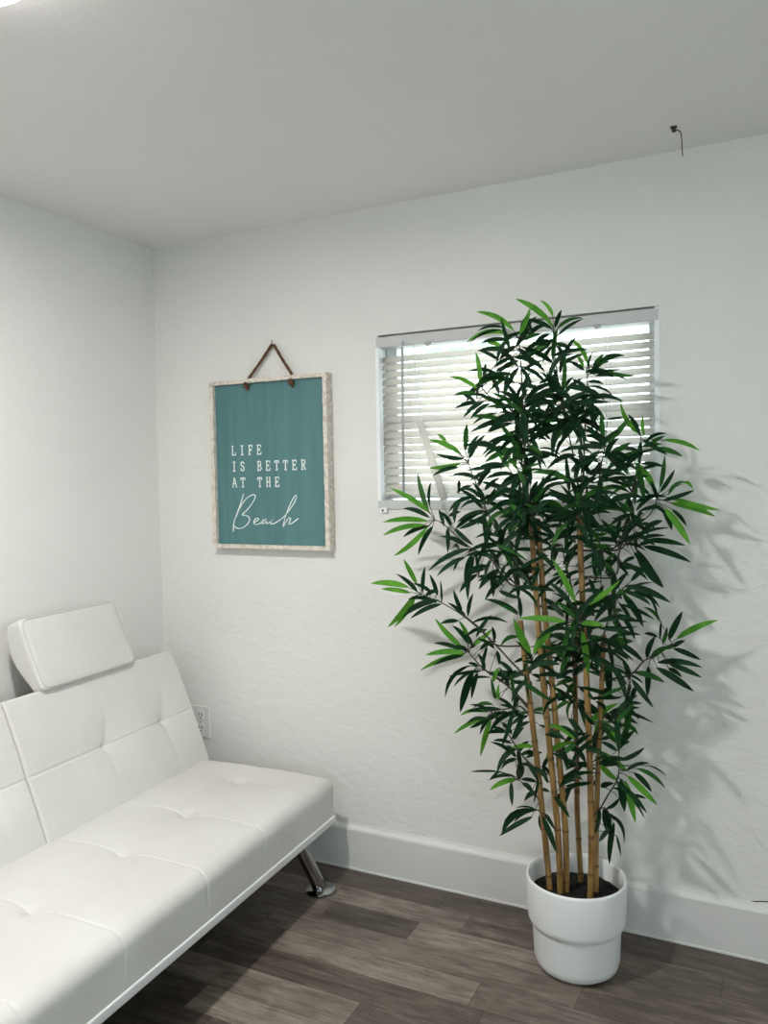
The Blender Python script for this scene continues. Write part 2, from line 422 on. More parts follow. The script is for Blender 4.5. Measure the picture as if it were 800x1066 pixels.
# shrub outside the window
bm = new(); rs = random.Random(9)
tube(bm, [(-.1, 1.5, -.03), (-.06, 1.5, 1.2), (.0, 1.5, 2.0), (.35, 1.5, 2.6)], .03, 8, 1); tube(bm, [(.35, 1.5, 2.6), (1.0, 1.48, 2.75)], .02, 6, 1)
for k in range(1500):
    v = Vector((rs.gauss(0, 1), rs.gauss(0, 1), rs.gauss(0, 1))).normalized()*rs.uniform(.6, 1)
    c = Vector((.75+v.x*.55, 1.5+v.y*.5, 2.55+v.z*.55)); a = Vector((rs.uniform(-1, 1), rs.uniform(-1, 1), rs.uniform(-1, 1))).normalized(); b = a.orthogonal().normalized()
    quad(bm, [c-a*.05, c+b*.02, c+a*.05, c-b*.02])
o = obj('garden_shrub', bm, [leafmat('shrub_leaf', (.42, .52, .45), (.58, .68, .60)), M['twig']], recalc=False)
tag(o, 'pale green shrub outside, glimpsed above the blind at upper left', 'shrub')
bm = new(); box(bm, -4, 6, .17, 9, -.2, -.03); struct(obj('ground', bm, mat('outdoor_gravel', (.5, .48, .44), .9)))

# ------------------------------------------------------------------ sofa
SO = Vector((.352, -.150, 0)); ST = .040
sofa = thing('sleeper_sofa', 'white tufted faux leather sleeper sofa with chrome legs in the corner', 'sofa', SO, ST)
LEN = 1.83
BT = [.165, .462, .757, 1.085, 1.38, 1.675]              # tuft stations along the sofa
def seat_warp(p, n):
    u = -p.y
    if n.z > -.3:
        k = max(n.z, 0); x = p.x
        d = 0
        crown = .010*math.sin(PI*min(max((x+.04)/.60, 0), 1))*k
        for i, s in enumerate(BT):
            e = u-s
            g = math.exp(-(e/.0042)**2)
            wide = math.exp(-(e/.05)**2)
            amt = .0025 if i else .0010
            d += g*amt*(1 if n.x > .2 or k > .2 else 0)+wide*.0035*k*(1-min(abs(x-.25)/.3, 1)*.5)
            rr = math.hypot(e, x-.245)
            d += k*(.013*math.exp(-(rr/.022)**2)+.008*math.exp(-(rr/.07)**2))
        long_ = math.exp(-((x-.245)/.06)**2)*.0025*k
        p = p-n*(d+long_)+Vector((0, 0, crown))
    r = .042; h = math.hypot(n.x, n.y)
    if h > 1e-4:
        sq = (h/max(abs(n.x), abs(n.y)))**.8-1          # tighter vertical corners
        p.x += n.x*r*sq; p.y += n.y*r*sq
        if n.z < 0: p.x += (n.x/h-n.x)*r; p.y += (n.y/h-n.y)*r   # square lower edge
    return p
bm = new(); rounded_box(bm, (-.10, -LEN, .250), (.545, .0, .392), .042, (60, 640, 6), seat_warp)
obj('seat_cushion', bm, M['leather'], sofa, smooth=True)
bm = new(); rounded_box(bm, (-.09, -LEN-.004, .222), (.549, .003, .252), .007, (6, 10, 2))
obj('seat_frame', bm, M['piping'], sofa, smooth=True)
bm = new(); box(bm, -.06, .52, -LEN+.03, -.03, .214, .2225); obj('dust_cover', bm, M['underside'], sofa)
bd = Vector((-.381, 0, .9245)).normalized(); bn = Vector((bd.z, 0, -bd.x))
def back_pt(s, y, n, base): return base+bd*s+bn*n+Vector((0, y, 0))
base = Vector((0, 0, .385))-bd*.015
def back_panel(y0, y1, btn, setback=0):
    HL = .470
    def wp(p, n):
        u = -p.y; s = p.x; d = 0                          # p.x height along the panel, p.z front
        k = max(n.z, 0)
        e2 = s-.225
        d += k*(.0030*math.exp(-(e2/.0036)**2)+.004*math.exp(-(e2/.05)**2))
        for b in btn:
            rr = math.hypot(u-b, e2)
            d += k*(.012*math.exp(-(rr/.018)**2)+.010*math.exp(-(rr/.065)**2))
            if e2 < 0: d += k*.003*math.exp(-((u-b)/.012)**2)*math.exp(-((e2+.07)/.06)**2)
            else: d += k*.003*math.exp(-((u-b+.3*e2)/.012)**2)*math.exp(-((e2-.05)/.06)**2)
        puff = k*.006*math.sin(PI*min(max(s/HL, 0), 1))
        z = p.z-setback-d+puff
        return back_pt(s, p.y, z, base)
    bm = new(); rounded_box(bm, (.0, -y1, -.115), (HL, -y0, 0),   .009, (220, int((y1-y0)*130), 4), wp)
    return obj('backrest', bm, M['leather'], sofa, smooth=True)
b1 = back_panel(.0, .798, [.165, .462]); b1['label'] = 'end section of the backrest, under the headrest'
back_panel(.7985, 1.045, [.92], .003); back_panel(1.0465, 1.83, [1.38, 1.675])
bm = new()                                               # welt along the end of the backrest
tube(bm, catmull([back_pt(.01, -.004, -.004, base), back_pt(.2, -.003, -.001, base), back_pt(.44, -.004, -.004, base), back_pt(.462, -.008, -.02, base), back_pt(.466, -.01, -.1, base)], 6), .003, 6)
obj('welt', bm, M['piping'], b1, smooth=True)
# headrest
hb = Vector((-.150, 0, .807)); hl = .248; hd = Vector((-.40, 0, .9165)).normalized(); hn = Vector((hd.z, 0, -hd.x))
def hpt(s, y, z): return hb+hd*s+hn*z+Vector((0, y, 0))
def head_warp(p, n):
    s = p.x/hl
    th = .045+.055*math.sin(PI*min(max(s, 0), 1)**1.15*.86)
    puff = max(n.z, 0)*.007*math.sin(PI*min(max(s, 0), 1))*math.sin(PI*min(max((-p.y-.225)/.435, 0), 1))
    z = p.z*th/.1+puff
    return hpt(p.x, p.y+.0*s, z)
bm = new(); rounded_box(bm, (0, -.660, -.1), (hl, -.225, 0), .020, (24, 40, 6), head_warp)
hr = obj('headrest', bm, M['leather'], sofa, smooth=True)
bm = new()
rc = .028; pts = []
for cx, cy, a0 in ((hl-rc-.006, -.231-rc, 0), (hl-rc-.006, -.654+rc, 90), (rc+.006, -.654+rc, 180), (rc+.006, -.231-rc, 270)):
    for k in range(5):
        t = math.radians(a0+k*22.5)
        pts.append((cx+math.sin(t)*rc, cy+math.cos(t)*rc))
pts.append(pts[0])
pts = [(lerp(a[0], b[0], k/8), lerp(a[1], b[1], k/8)) for a, b in zip(pts, pts[1:]) for k in range(8 if math.hypot(a[0]-b[0], a[1]-b[1]) > .05 else 1)]+[pts[0]]
tube(bm, [hpt(x, y, -.0045*(.045+.055*math.sin(PI*min(max(x/hl, 0), 1)**1.15*.86))/.1+.0012) for x, y in pts], .0024, 6, caps=False)
obj('piping', bm, M['stitch'], hr, smooth=True)
for y in (-.34, -.55):
    bm = new(); tube(bm, [hpt(-.07, y, -.05), hpt(.0, y, -.036), hpt(.06, y, -.03)], .005, 8); obj('headrest_post', bm, M['iron'], sofa, smooth=True)
# legs
for fx, fy, tx, ty in ((.520, -.075, .475, -.165), (.520, -LEN+.075, .475, -LEN+.165), (-.02, -.14, .02, -.2), (-.02, -LEN+.14, .02, -LEN+.2)):
    bm = new(); tube(bm, [(fx, fy, .010), (lerp(fx, tx, .5), lerp(fy, ty, .5), .116), (tx, ty, .222)], .025, 24)
    lg = obj('leg', bm, M['chrome'], sofa, autosmooth=40)
    bm = new(); lathe(bm, [(0, 0), (.050, 0), (.054, .003), (.054, .008), (.049, .013), (.030, .017), (.0, .019)], 32, (fx, fy, 0))
    obj('foot', bm, M['chrome'], lg, autosmooth=40)

# ------------------------------------------------------------------ outlet
ou = thing('wall_outlet', 'white double wall outlet low on the wall beside the sofa back', 'outlet', (.194, 0, .475))
bm = new(); box(bm, -.044, .044, -.008, .0, -.066, .066, .003); obj('cover_plate', bm, M['plastic'], ou)
for dz in (.027, -.027):
    bm = new(); rounded_box(bm, (-.017, -.0105, dz-.019), (.017, -.006, dz+.019), .002, (3, 1, 3))
    rc_ = obj('receptacle', bm, M['plastic'], ou)
    bm = new(); box(bm, -.009, -.006, -.0112, -.010, dz-.002, dz+.011); box(bm, .006, .009, -.0112, -.010, dz-.001, dz+.010)
    tube(bm, [(0, -.010, dz-.010), (0, -.0112, dz-.010)], .003, 10); obj('slots', bm, M['gap'], rc_)
bm = new(); tube(bm, [(0, -.007, 0), (0, -.0095, 0)], .004, 12); obj('screw', bm, M['wand'], ou)

# ------------------------------------------------------------------ beach sign
SX0, SX1, SZ0, SZ1 = .312, .850, 1.204, 1.862; SY = -.045; RW = .017
sg = thing('wall_sign', 'teal wooden sign about the beach in a whitewashed frame hung by rope', 'sign', ((SX0+SX1)/2, 0, SZ0)); LO = sg.location.copy()
bm = new(); box(bm, SX0+.006, SX1-.006, -.028, -.012, SZ0+.006, SZ1-.006); child('board', bm, M['teal'], sg)
for a in ((SX0, SX0+RW, SZ0, SZ1), (SX1-RW, SX1, SZ0, SZ1), (SX0+RW, SX1-RW, SZ1-.015, SZ1), (SX0+RW, SX1-RW, SZ0, SZ0+.015)):
    bm = new(); rr = random.Random(int(a[0]*1000+a[2]*77)); n = 30; vert = (a[1]-a[0]) < (a[3]-a[2]); rg = []
    for i in range(n+1):                                  # a slightly worn, uneven strip
        t = i/n; e = [rr.uniform(-.0008, .0008) for _ in range(4)]
        if vert:
            z = lerp(a[2], a[3], t); ps = [(a[0]+e[0], -.003, z), (a[1]+e[1], -.003, z), (a[1]+e[2], SY+e[0], z), (a[0]+e[3], SY+e[1], z)]
        else:
            x = lerp(a[0], a[1], t); ps = [(x, -.003, a[2]+e[0]), (x, -.003, a[3]+e[1]), (x, SY+e[0], a[3]+e[2]), (x, SY+e[1], a[2]+e[3])]
        rg.append([bm.verts.new(p) for p in ps])
    for p, q in zip(rg, rg[1:]):
        for k in range(4): bm.faces.new((p[k], p[(k+1) % 4], q[(k+1) % 4], q[k]))
    bm.faces.new(rg[0]); bm.faces.new(rg[-1])
    child('frame_rail', bm, M['frame'], sg)
NAIL = Vector((.600, -.016, 1.985)); 
kl = Vector((.488, -.036, 1.838)); kr = Vector((.694, -.036, 1.838))
bm = new()
for kk, s in ((kl, 1), (kr, -1)):
    tp = Vector((kk.x+.004*s, -.026, SZ1+.004))
    path = catmull([kk+Vector((0, 0, .0)), Vector((kk.x, -.035, SZ1-.016)), tp, lerp(tp, NAIL, .5)+Vector((-.004*s, 0, -.003)), NAIL+Vector((-.004*s, 0, .003))], 8)
    tube(bm, path, [.0058+.0008*math.sin(i*1.9) for i in range(len(path))], 8)
child('rope', bm, M['rope'], sg, smooth=True)
for kk in (kl, kr):
    bm = new()
    path = [kk+Vector((math.cos(t*1.0)*.007, math.sin(t)*.005-.003, (t/13-.5)*.018)) for t in [i*.8 for i in range(16)]]
    tube(bm, path, .0065, 7); tube(bm, [kk, kk+Vector((.004, -.003, -.014)), kk+Vector((.006, -.002, -.022))], [.006, .006, .003], 6)
    child('knot', bm, M['rope'], sg, smooth=True)
# lettering
def ribbon(bm, pts, wd, y=-.0288):
    pts = [Vector((p[0], 0, p[1])) for p in pts]; n = len(pts); L = []
    for i, p in enumerate(pts):
        t = (pts[min(i+1, n-1)]-pts[max(i-1, 0)]).normalized(); s = Vector((-t.z, 0, t.x))
        ww = wd[i] if isinstance(wd, list) else wd
        L.append((p+s*ww/2, p-s*ww/2))
    for (a, b), (c, d) in zip(L, L[1:]):
        vs_ = []
        for yy in (y, y+.0014):
            vs_.append([bm.verts.new((q.x, yy, q.z)) for q in (a, b, d, c)])
        f, g = vs_
        bm.faces.new(f); bm.faces.new(g[::-1])
        for k in range(4): bm.faces.new((f[k], f[(k+1) % 4], g[(k+1) % 4], g[k]))
G = {'L': [[(.25, 1), (.25, 0)], [(.08, 1), (.45, 1)], [(.08, 0), (.85, 0), (.85, .28)]],
     'I': [[(.5, 1), (.5, 0)], [(.22, 1), (.78, 1)], [(.22, 0), (.78, 0)]],
     'F': [[(.25, 1), (.25, 0)], [(.08, 1), (.85, 1), (.85, .75)], [(.25, .52), (.62, .52)], [(.08, 0), (.48, 0)], [(.62, .64), (.62, .4)]],
     'E': [[(.25, 1), (.25, 0)], [(.08, 1), (.85, 1), (.85, .76)], [(.25, .52), (.62, .52)], [(.08, 0), (.88, 0), (.88, .25)], [(.62, .64), (.62, .4)]],
     'S': [[(.78, .74), (.78, .86), (.62, .98), (.42, 1), (.24, .9), (.2, .74), (.3, .6), (.5, .52), (.72, .43), (.82, .27), (.74, .1), (.55, 0), (.36, .02), (.2, .14), (.18, .3)]],
     'B': [[(.25, 1), (.25, 0)], [(.08, 1), (.58, 1), (.74, .92), (.78, .77), (.7, .6), (.55, .53), (.25, .53)], [(.55, .53), (.78, .45), (.86, .27), (.77, .08), (.58, 0), (.08, 0)]],
     'T': [[(.5, 1), (.5, 0)], [(.1, .74), (.1, 1), (.9, 1), (.9, .74)], [(.28, 0), (.72, 0)]],
     'R': [[(.25, 1), (.25, 0)], [(.08, 1), (.58, 1), (.76, .92), (.8, .77), (.72, .6), (.55, .52), (.25, .52)], [(.52, .52), (.82, 0), (.97, 0)], [(.08, 0), (.45, 0)]],
     'A': [[(.12, 0), (.46, 1), (.54, 1), (.88, 0)], [(.26, .36), (.74, .36)], [(0, 0), (.3, 0)], [(.7, 0), (1, 0)], [(.3, 1), (.5, 1)]],
     'H': [[(.22, 1), (.22, 0)], [(.78, 1), (.78, 0)], [(.22, .52), (.78, .52)], [(.06, 1), (.38, 1)], [(.06, 0), (.38, 0)], [(.62, 1), (.94, 1)], [(.62, 0), (.94, 0)]]}
for row, (txt, z) in enumerate((('LIFE', 1.571), ('IS BETTER', 1.508), ('AT THE', 1.445))):
    for i, ch in enumerate(txt):
        if ch == ' ': continue
        bm = new()
        for st in G[ch]: ribbon(bm, [(.401+.0401*i+a*.0235, z+b*.035) for a, b in st], .0044)
        child('letter', bm, M['lettering'], sg)
bm = new()
SC = [[(122, 690), (121, 655), (126, 620), (140, 575), (158, 530), (176, 480), (187, 440), (193, 426)],
      [(138, 590), (158, 540), (185, 490), (220, 452), (255, 434), (272, 440), (268, 462), (246, 500), (215, 540), (188, 565), (184, 575), (205, 576), (226, 588), (233, 606), (222, 632), (196, 656), (165, 668), (142, 664), (128, 650)],
      [(262, 625), (280, 618), (296, 604), (292, 596), (276, 600), (264, 615), (264, 632), (278, 640), (300, 634), (322, 622), (338, 608), (350, 602), (334, 606), (320, 620), (320, 632), (332, 634), (346, 620), (352, 606), (349, 624), (356, 634), (374, 624), (390, 608), (404, 602), (392, 608), (380, 622), (382, 634), (400, 634), (430, 618), (468, 590), (504, 546), (536, 500), (556, 462), (558, 440), (546, 444), (520, 490), (496, 545), (478, 600), (468, 640), (467, 656), (480, 630), (500, 602), (512, 594), (518, 604), (508, 626), (508, 638), (522, 634), (546, 618), (572, 598)]]
for st in SC:
    P3 = []
    for zx, zy in st:
        p = on_y(225+zx*.15, 450+zy*.15, -.0285); P3.append((p.x, p.z, 0))
    cc = catmull(P3, 4); n = len(cc)
    ribbon(bm, [(c.x, c.y) for c in cc], [.0026+.0014*abs(math.sin(i*.19+1)) for i in range(n)])
child('script_lettering', bm, M['lettering'], sg)
bm = new(); tube(bm, [(.600, -.0005, 1.985), (.600, -.022, 1.988)], .0022, 8); tube(bm, [(.600, -.022, 1.988), (.602, -.026, 1.992), (.604, -.026, 2.004)], .002, 8)
tag(obj('nail', bm, M['iron'], smooth=True), 'small dark bent nail in the wall holding the sign rope', 'nail')

# ------------------------------------------------------------------ ceiling hook and lamp
hk = thing('ceiling_hook', 'small rusty hook with a dangling wire on the ceiling near the window wall', 'hook', (2.076, -.179, H)); 
bm = new(); lathe(bm, [(0, 0), (.009, 0), (.008, -.003), (.005, -.008), (.006, -.013), (0, -.015)], 16); obj('knob', bm, M['iron'], hk, smooth=True)
bm = new(); tube(bm, catmull([(0, 0, -.012), (.008, .002, -.010), (.017, .004, -.016), (.020, .006, -.035), (.021, .008, -.062), (.022, .010, -.082)], 5), .0014, 6); obj('wire', bm, M['iron'], hk, smooth=True)
lp = thing('ceiling_lamp', 'round flush white lamp glowing on the ceiling at the upper left corner', 'lamp', (LAMP[0], LAMP[1], H))
bm = new(); lathe(bm, [(0, 0), (.150, 0), (.152, -.012), (.146, -.018), (.13, -.018), (0, -.018)], 48); obj('lamp_base', bm, M['white_metal'], lp, autosmooth=40)
bm = new(); lathe(bm, [(.140, -.012), (.139, -.034), (.128, -.046), (.09, -.052), (0, -.054)], 48); obj('lamp_shade', bm, M['diffuser'], lp, smooth=True)

# ------------------------------------------------------------------ potted bamboo
PC = Vector((1.801, -.258, 0))
pl = thing('potted_bamboo', 'tall artificial bamboo plant in a white stepped pot under the window', 'plant', PC); LO = PC.copy()
bm = new()
lathe(bm, [(0, 0), (.088, 0), (.104, .004), (.120, .016), (.1255, .036), (.1295, .128), (.131, .135), (.138, .142), (.1415, .150), (.1430, .16), (.1465, .268), (.1455, .275), (.142, .277), (.139, .274), (.137, .262), (.133, .15), (.120, .14), (.118, .03), (0, .02)], 72)
obj('pot', bm, M['pot'], pl, autosmooth=55)
bm = new(); rs = random.Random(2); rings = []
for i in range(9):
    r = .1345*i/8
    rings.append([bm.verts.new((r*math.cos(2*PI*k/40), r*math.sin(2*PI*k/40), .222+rs.uniform(-.004, .004)-(.006 if i == 8 else 0))) for k in range(40)] if i else [bm.verts.new((0, 0, .223))])
for a, b in zip(rings, rings[1:]):
    for k in range(40):
        if len(a) == 1: bm.faces.new((a[0], b[k], b[(k+1) % 40]))
        else: bm.faces.new((a[k], b[k], b[(k+1) % 40], a[(k+1) % 40]))
obj('soil', bm, M['soil'], pl, smooth=True)

rp = random.Random(21)
CANES = {   # pixel path from soil to top, depth at soil and at top, radius
 'a': ([(573, 926), (570, 896), (561, 807), (556, 764), (549, 706), (542, 646)], -.27, -.27, .0088),
 'b': ([(584, 931), (581, 865), (574.5, 797), (567, 720), (560, 640), (553, 537)], -.28, -.30, .0090),
 'c': ([(590, 930), (589, 865), (583, 797), (574, 700), (566, 620), (560, 540)], -.265, -.285, .0088),
 'd': ([(606, 929), (601.5, 850), (601, 797), (599.5, 740), (599, 696), (600, 640)], -.19, -.2, .0080),
 'e': ([(615, 933), (616, 880), (614.5, 797), (611, 706), (607.5, 640), (603, 532)], -.27, -.25, .0092),
 'f': ([(621, 930), (621, 870), (623, 800), (626, 730), (629, 661)], -.23, -.22, .0078)}
cane_obj = {}; cane_path = {}
for key, (path, ya, yb, rad) in CANES.items():
    P = []
    for i, (x, y) in enumerate(path):
        P.append(on_y(x, y, lerp(ya, yb, i/(len(path)-1))))
    P[0] = P[0]+(P[0]-P[1]).normalized()*.02
    P = catmull(P, 14); cane_path[key] = P
    L = [0]
    for a, b in zip(P, P[1:]): L.append(L[-1]+(b-a).length)
    # resample with node swellings
    n = int(L[-1]/.006); pts = []; rr = []; nodes = []; isn = []
    z = rp.uniform(.05, .12)
    while z < L[-1]: nodes.append(z); z += rp.uniform(.10, .16)
    j = 0
    bm = new()
    for i in range(n+1):
        s = L[-1]*i/n
        while j < len(L)-2 and L[j+1] < s: j += 1
        t = (s-L[j])/max(L[j+1]-L[j], 1e-6)
        p = P[j].lerp(P[j+1], t)
        q = min(abs(s-k) for k in nodes) if nodes else 1
        isn.append(q < .0032); pts.append(p-LO); rr.append(rad*(1.05-.12*s/L[-1])*(1+.16*math.exp(-(q/.004)**2)-.04*math.exp(-((q-.012)/.008)**2)))
    tube(bm, pts, rr, 10)
    for k, f in enumerate(bm.faces):
        if k//10 < len(isn) and isn[k//10]: f.material_index = 1
    o = obj('cane', bm, [M['cane'], M['node']], pl, smooth=True); cane_obj[key] = o

LEAFI = {'d': 0, 'm': 1, 'l': 2}
def leaf(bm, Bp, Tp, wid, arch, roll, col, rg):
    d = Tp-Bp; L = d.length
    if L < 1e-4: return
    d.normalize(); view = (CAM-Bp).normalized()
    upv = Vector((0, 0, 1)); upp = (upv-d*upv.dot(d))
    upp = upp.normalized() if upp.length > .05 else view.cross(d).normalized()
    nrm = (view-d*view.dot(d)).normalized()
    ang = roll
    sidev = d.cross(nrm).normalized()
    s = sidev*math.cos(ang)+nrm*math.sin(ang); nn = s.cross(d).normalized()
    prof = [(0, .14), (.07, .5), (.18, .84), (.34, 1), (.52, .98), (.70, .82), (.84, .55), (.94, .26), (1, .03)]
    twist = rg.uniform(-.5, .5); rows_ = []
    for t, wv_ in prof:
        c = Bp+d*(L*t)+upp*(arch*L*4*t*(1-t))
        a = twist*(t-.3); s2 = s*math.cos(a)+nn*math.sin(a); n2 = nn*math.cos(a)-s*math.sin(a)
        hw = wid*wv_/2
        rows_.append((bm.verts.new(c-s2*hw+n2*hw*.28), bm.verts.new(c), bm.verts.new(c+s2*hw+n2*hw*.28)))
    for p, q in zip(rows_, rows_[1:]):
        for k in (0, 1):
            f = bm.faces.new((p[k], p[k+1], q[k+1], q[k])); f.material_index = LEAFI[col]; f.smooth = True
def near_cane(key, p):
    return min(cane_path[key], key=lambda q: (q-p).length)
T = {1: (380, 300, .25), 2: (560, 300, .25), 3: (380, 450, .25), 4: (560, 450, .25), 5: (380, 590, .25), 6: (560, 590, .25), 7: (460, 740, .1876), 8: (570, 740, .1876), 0: (0, 0, 1)}
def px(t, x, y): return (T[t][0]+x*T[t][2], T[t][1]+y*T[t][2])
SPRAYS = []
def spray(cane, tile, depth, stem, leaves, fill=0, rad=60, stem_tile=None):
    SPRAYS.append((cane, tile, depth, stem, leaves, fill, rad, stem_tile if stem_tile is not None else tile))
# ---- crown above cane b: top of the plant
spray('b', 1, -.27, [(690, 945), (672, 800), (662, 600), (655, 400), (645, 240), (640, 205)],
 [(620,175,465,98,'l',1,.1),(600,190,420,230,'l',1,.13),(645,190,690,80,'l'),(580,165,468,180,'d',.7,.12),(600,215,485,228,'d'),(575,245,510,228,'l'),(600,260,468,262,'d'),
  (650,195,718,118,'d'),(700,190,666,116,'d',.8),(660,215,735,190,'m'),(560,260,640,330,'d',1.1),(610,290,540,330,'d'),(640,300,560,350,'d',1.2),(660,290,760,240,'m'),(650,330,700,420,'d'),(640,330,590,430,'d'),
  (665,340,740,300,'d'),(640,250,700,330,'d',1.2),(630,240,560,300,'d',1.2)], 40, 72)
spray('b', 1, -.30, [(668, 760), (664, 640), (660, 500)],
 [(655,470,590,390,'d'),(655,480,560,430,'d',1.1),(665,480,740,400,'d'),(660,500,760,450,'d',1.1),(660,500,540,500,'d',1.1),(655,520,520,560,'d'),(650,540,440,600,'d'),(660,560,760,560,'d'),
  (670,600,790,585,'d',1.1),(650,600,560,680,'d'),(640,590,490,695,'d'),(690,600,765,640,'d'),(640,560,620,660,'d',1.2),(670,510,720,590,'d'),(660,440,690,350,'d')], 46, 75)
spray('b', 1, -.24, [(665, 560), (600, 500), (520, 450), (485, 410)],
 [(480,400,462,265,'l'),(470,420,352,368,'l'),(470,440,372,445,'m'),(470,475,375,500,'d'),(505,400,505,310,'d'),(525,420,600,368,'m'),(545,350,425,348,'d',.7),(500,470,410,540,'d'),(520,480,440,545,'d'),
  (540,460,600,540,'d'),(560,440,520,360,'d'),(545,345,620,310,'d'),(560,300,470,258,'d'),(560,370,480,330,'d',.8)], 12, 55)
# second top head
spray('e', 2, -.20, [(172, 330+600), (165, 780), (150, 700), (125, 590), (100, 480), (75, 300), (68, 205)],
 [(60,150,-93,44,'l',1.1,.07),(65,120,10,50,'l',.8,.1),(72,165,100,90,'d'),(80,170,192,125,'m',.8,.14),(82,200,190,128,'d',.7),(60,170,-60,130,'d'),(50,190,-20,240,'d'),(60,210,0,270,'d',1.2),(75,230,140,255,'d',1.1),
  (60,240,20,310,'d'),(40,230,-50,300,'d',1.1),(80,240,110,290,'d'),(65,160,30,130,'l',.8)], 26, 60)
spray('e', 2, -.23, [(125, 590), (112, 500), (105, 430)],
 [(100,440,10,350,'d'),(95,425,60,355,'d',.8),(110,440,190,375,'d'),(100,430,150,370,'d'),(130,580,20,612,'d'),(120,500,20,520,'d'),(140,530,190,595,'d',1.4),(120,540,60,600,'d'),(130,520,210,480,'d'),(100,560,0,640,'d'),
  (110,470,40,440,'d'),(135,560,100,640,'d')], 34, 62)
spray('e', 2, -.18, [(190, 800), (195, 640), (202, 500), (207, 390), (206, 335)],
 [(210,320,130,210,'l',1,.13),(190,330,165,280,'l'),(195,345,125,305,'d'),(215,340,232,262,'d',.6,.12),(240,330,410,365,'m',.9,.14),(220,360,260,285,'d'),(240,365,375,382,'d',.9,.09),(240,325,300,305,'m',.8),
  (210,410,315,450,'d',.6,.13),(210,465,262,455,'d'),(205,420,140,380,'d'),(205,450,150,500,'d'),(210,390,275,400,'d',.8),(200,500,250,540,'d'),(230,320,275,270,'m')], 8, 45)
# right shoulder
spray('e', 2, -.16, [(390, 860), (410, 780), (428, 690), (430, 625)],
 [(430,605,345,465,'l',1.1,-.12),(425,612,375,525,'d'),(445,615,440,530,'l',.8,-.14),(450,640,540,605,'d',.8,.15),(470,650,530,615,'m'),(525,632,677,678,'l',.9,.09),(480,670,606,702,'m',1.1,.09),(430,640,425,740,'d'),
  (440,660,520,650,'m'),(440,690,380,720,'d'),(435,730,530,745,'d',.9),(420,700,350,760,'d')], 8, 45)
spray('e', 2, -.24, [(240, 860), (265, 740), (280, 660)],
 [(290,640,382,540,'m',1.2),(275,620,265,520,'m',1.1),(310,680,388,642,'m',1.3),(290,545,360,535,'d',.7),(230,560,260,508,'d'),(270,650,200,570,'d',1.1),(260,680,190,740,'d',1.1),(280,690,340,760,'d'),(275,660,210,640,'d'),
  (250,600,215,520,'d'),(290,700,380,780,'d'),(270,720,230,800,'d'),(210,640,160,560,'d')], 34, 62)
spray('e', 4, -.15, [(330, 490), (345, 440), (465, 345), (500, 270)],
 [(488,240,400,122,'l',1.2),(510,230,530,95,'m',.9,-.06),(510,250,572,155,'d'),(545,260,615,205,'m',.9,.15),(600,215,648,240,'l',.8,.2),(520,285,655,240,'d'),(560,275,760,325,'l',1.1,.06),(555,295,742,352,'l',1.1,.05),(530,315,635,468,'l',1.25,.03),
  (560,320,620,390,'d'),(520,320,560,408,'d',1.2),(465,260,395,215,'d'),(475,270,410,330,'d'),(510,310,420,330,'d'),(440,150,495,143,'d',.8),(490,260,430,300,'d',1.1),(480,300,540,350,'d'),(500,280,470,200,'d')], 8, 45)
spray('e', 4, -.17, [(330, 490), (370, 465), (415, 440)],
 [(450,450,617,472,'d',1.2,.06),(440,475,640,542,'d',1.2,.04),(430,445,535,432,'d',.9),(415,490,525,648,'d',1.9,-.04),(405,520,353,545,'d'),(340,565,440,570,'d',1.1),(520,368,430,420,'d',1.1),(430,380,490,400,'d'),(420,470,500,450,'d',1.2),
  (400,500,470,560,'d',1.2)], 6, 40)
spray('e', 4, -.20, [(320, 600), (340, 500), (370, 400), (390, 320), (412, 190)],
 [(385,330,262,320,'m'),(390,340,300,390,'d'),(400,335,330,283,'m'),(330,430,350,360,'d',1.1),(290,420,180,430,'m'),(310,470,180,470,'m',1.1),(380,420,380,340,'d',1.1),(390,340,440,400,'d'),(330,470,260,360,'d'),(340,440,290,380,'m',1.1),
  (405,200,450,240,'d'),(410,190,350,215,'d'),(320,480,230,520,'d'),(335,520,280,590,'d'),(330,540,380,600,'d')], 18, 60)
# middle, over cane e top
spray('e', 4, -.30, [(178, 360), (180, 290)],
 [(180,290,40,245,'d',.9,.16),(170,290,210,180,'d'),(185,280,332,235,'m',1,.13),(200,270,330,290,'d'),(170,300,90,330,'m'),(150,330,95,350,'d'),(165,320,90,215,'d',1,-.1),(200,170,372,180,'d',1.2),(150,270,190,330,'d',1.2),(185,300,250,320,'d'),
  (160,270,130,180,'d'),(190,290,210,390,'d'),(160,460,92,418,'d'),(0,472,85,433,'d',.9),(150,510,0,490,'d',.8),(62,560,65,460,'d',.9),(175,310,120,380,'d',.6),(180,170,240,110,'d'),(190,150,170,60,'d',1.1)], 24, 55)
spray('b', 3, -.31, [(692, 345), (688, 290)],
 [(690,290,588,230,'d',1.1),(690,290,720,200,'d',1.2),(690,300,600,268,'d'),(690,300,560,240,'d'),(700,300,752,228,'m',1.3),(700,300,800,250,'d'),(690,290,800,190,'d',.6,.14),(680,300,610,330,'m'),(690,310,660,380,'d'),(700,310,780,330,'d'),
  (650,165,750,130,'m',.5),(660,180,745,85,'d',.9),(740,85,755,108,'d',.6),(690,200,640,120,'d'),(690,220,650,60,'d',1.1),(640,160,545,70,'l',.9),(600,150,550,90,'l',1)], 32, 62)
spray('d', 4, -.22, [(155, 700), (120, 560), (100, 470)],
 [(100,470,20,500,'d'),(90,480,60,560,'d'),(110,500,160,440,'d'),(140,600,70,640,'d'),(150,640,220,600,'d'),(130,580,60,600,'d'),(160,560,250,500,'d'),(240,600,230,480,'d'),(215,610,240,690,'d')], 14, 55)
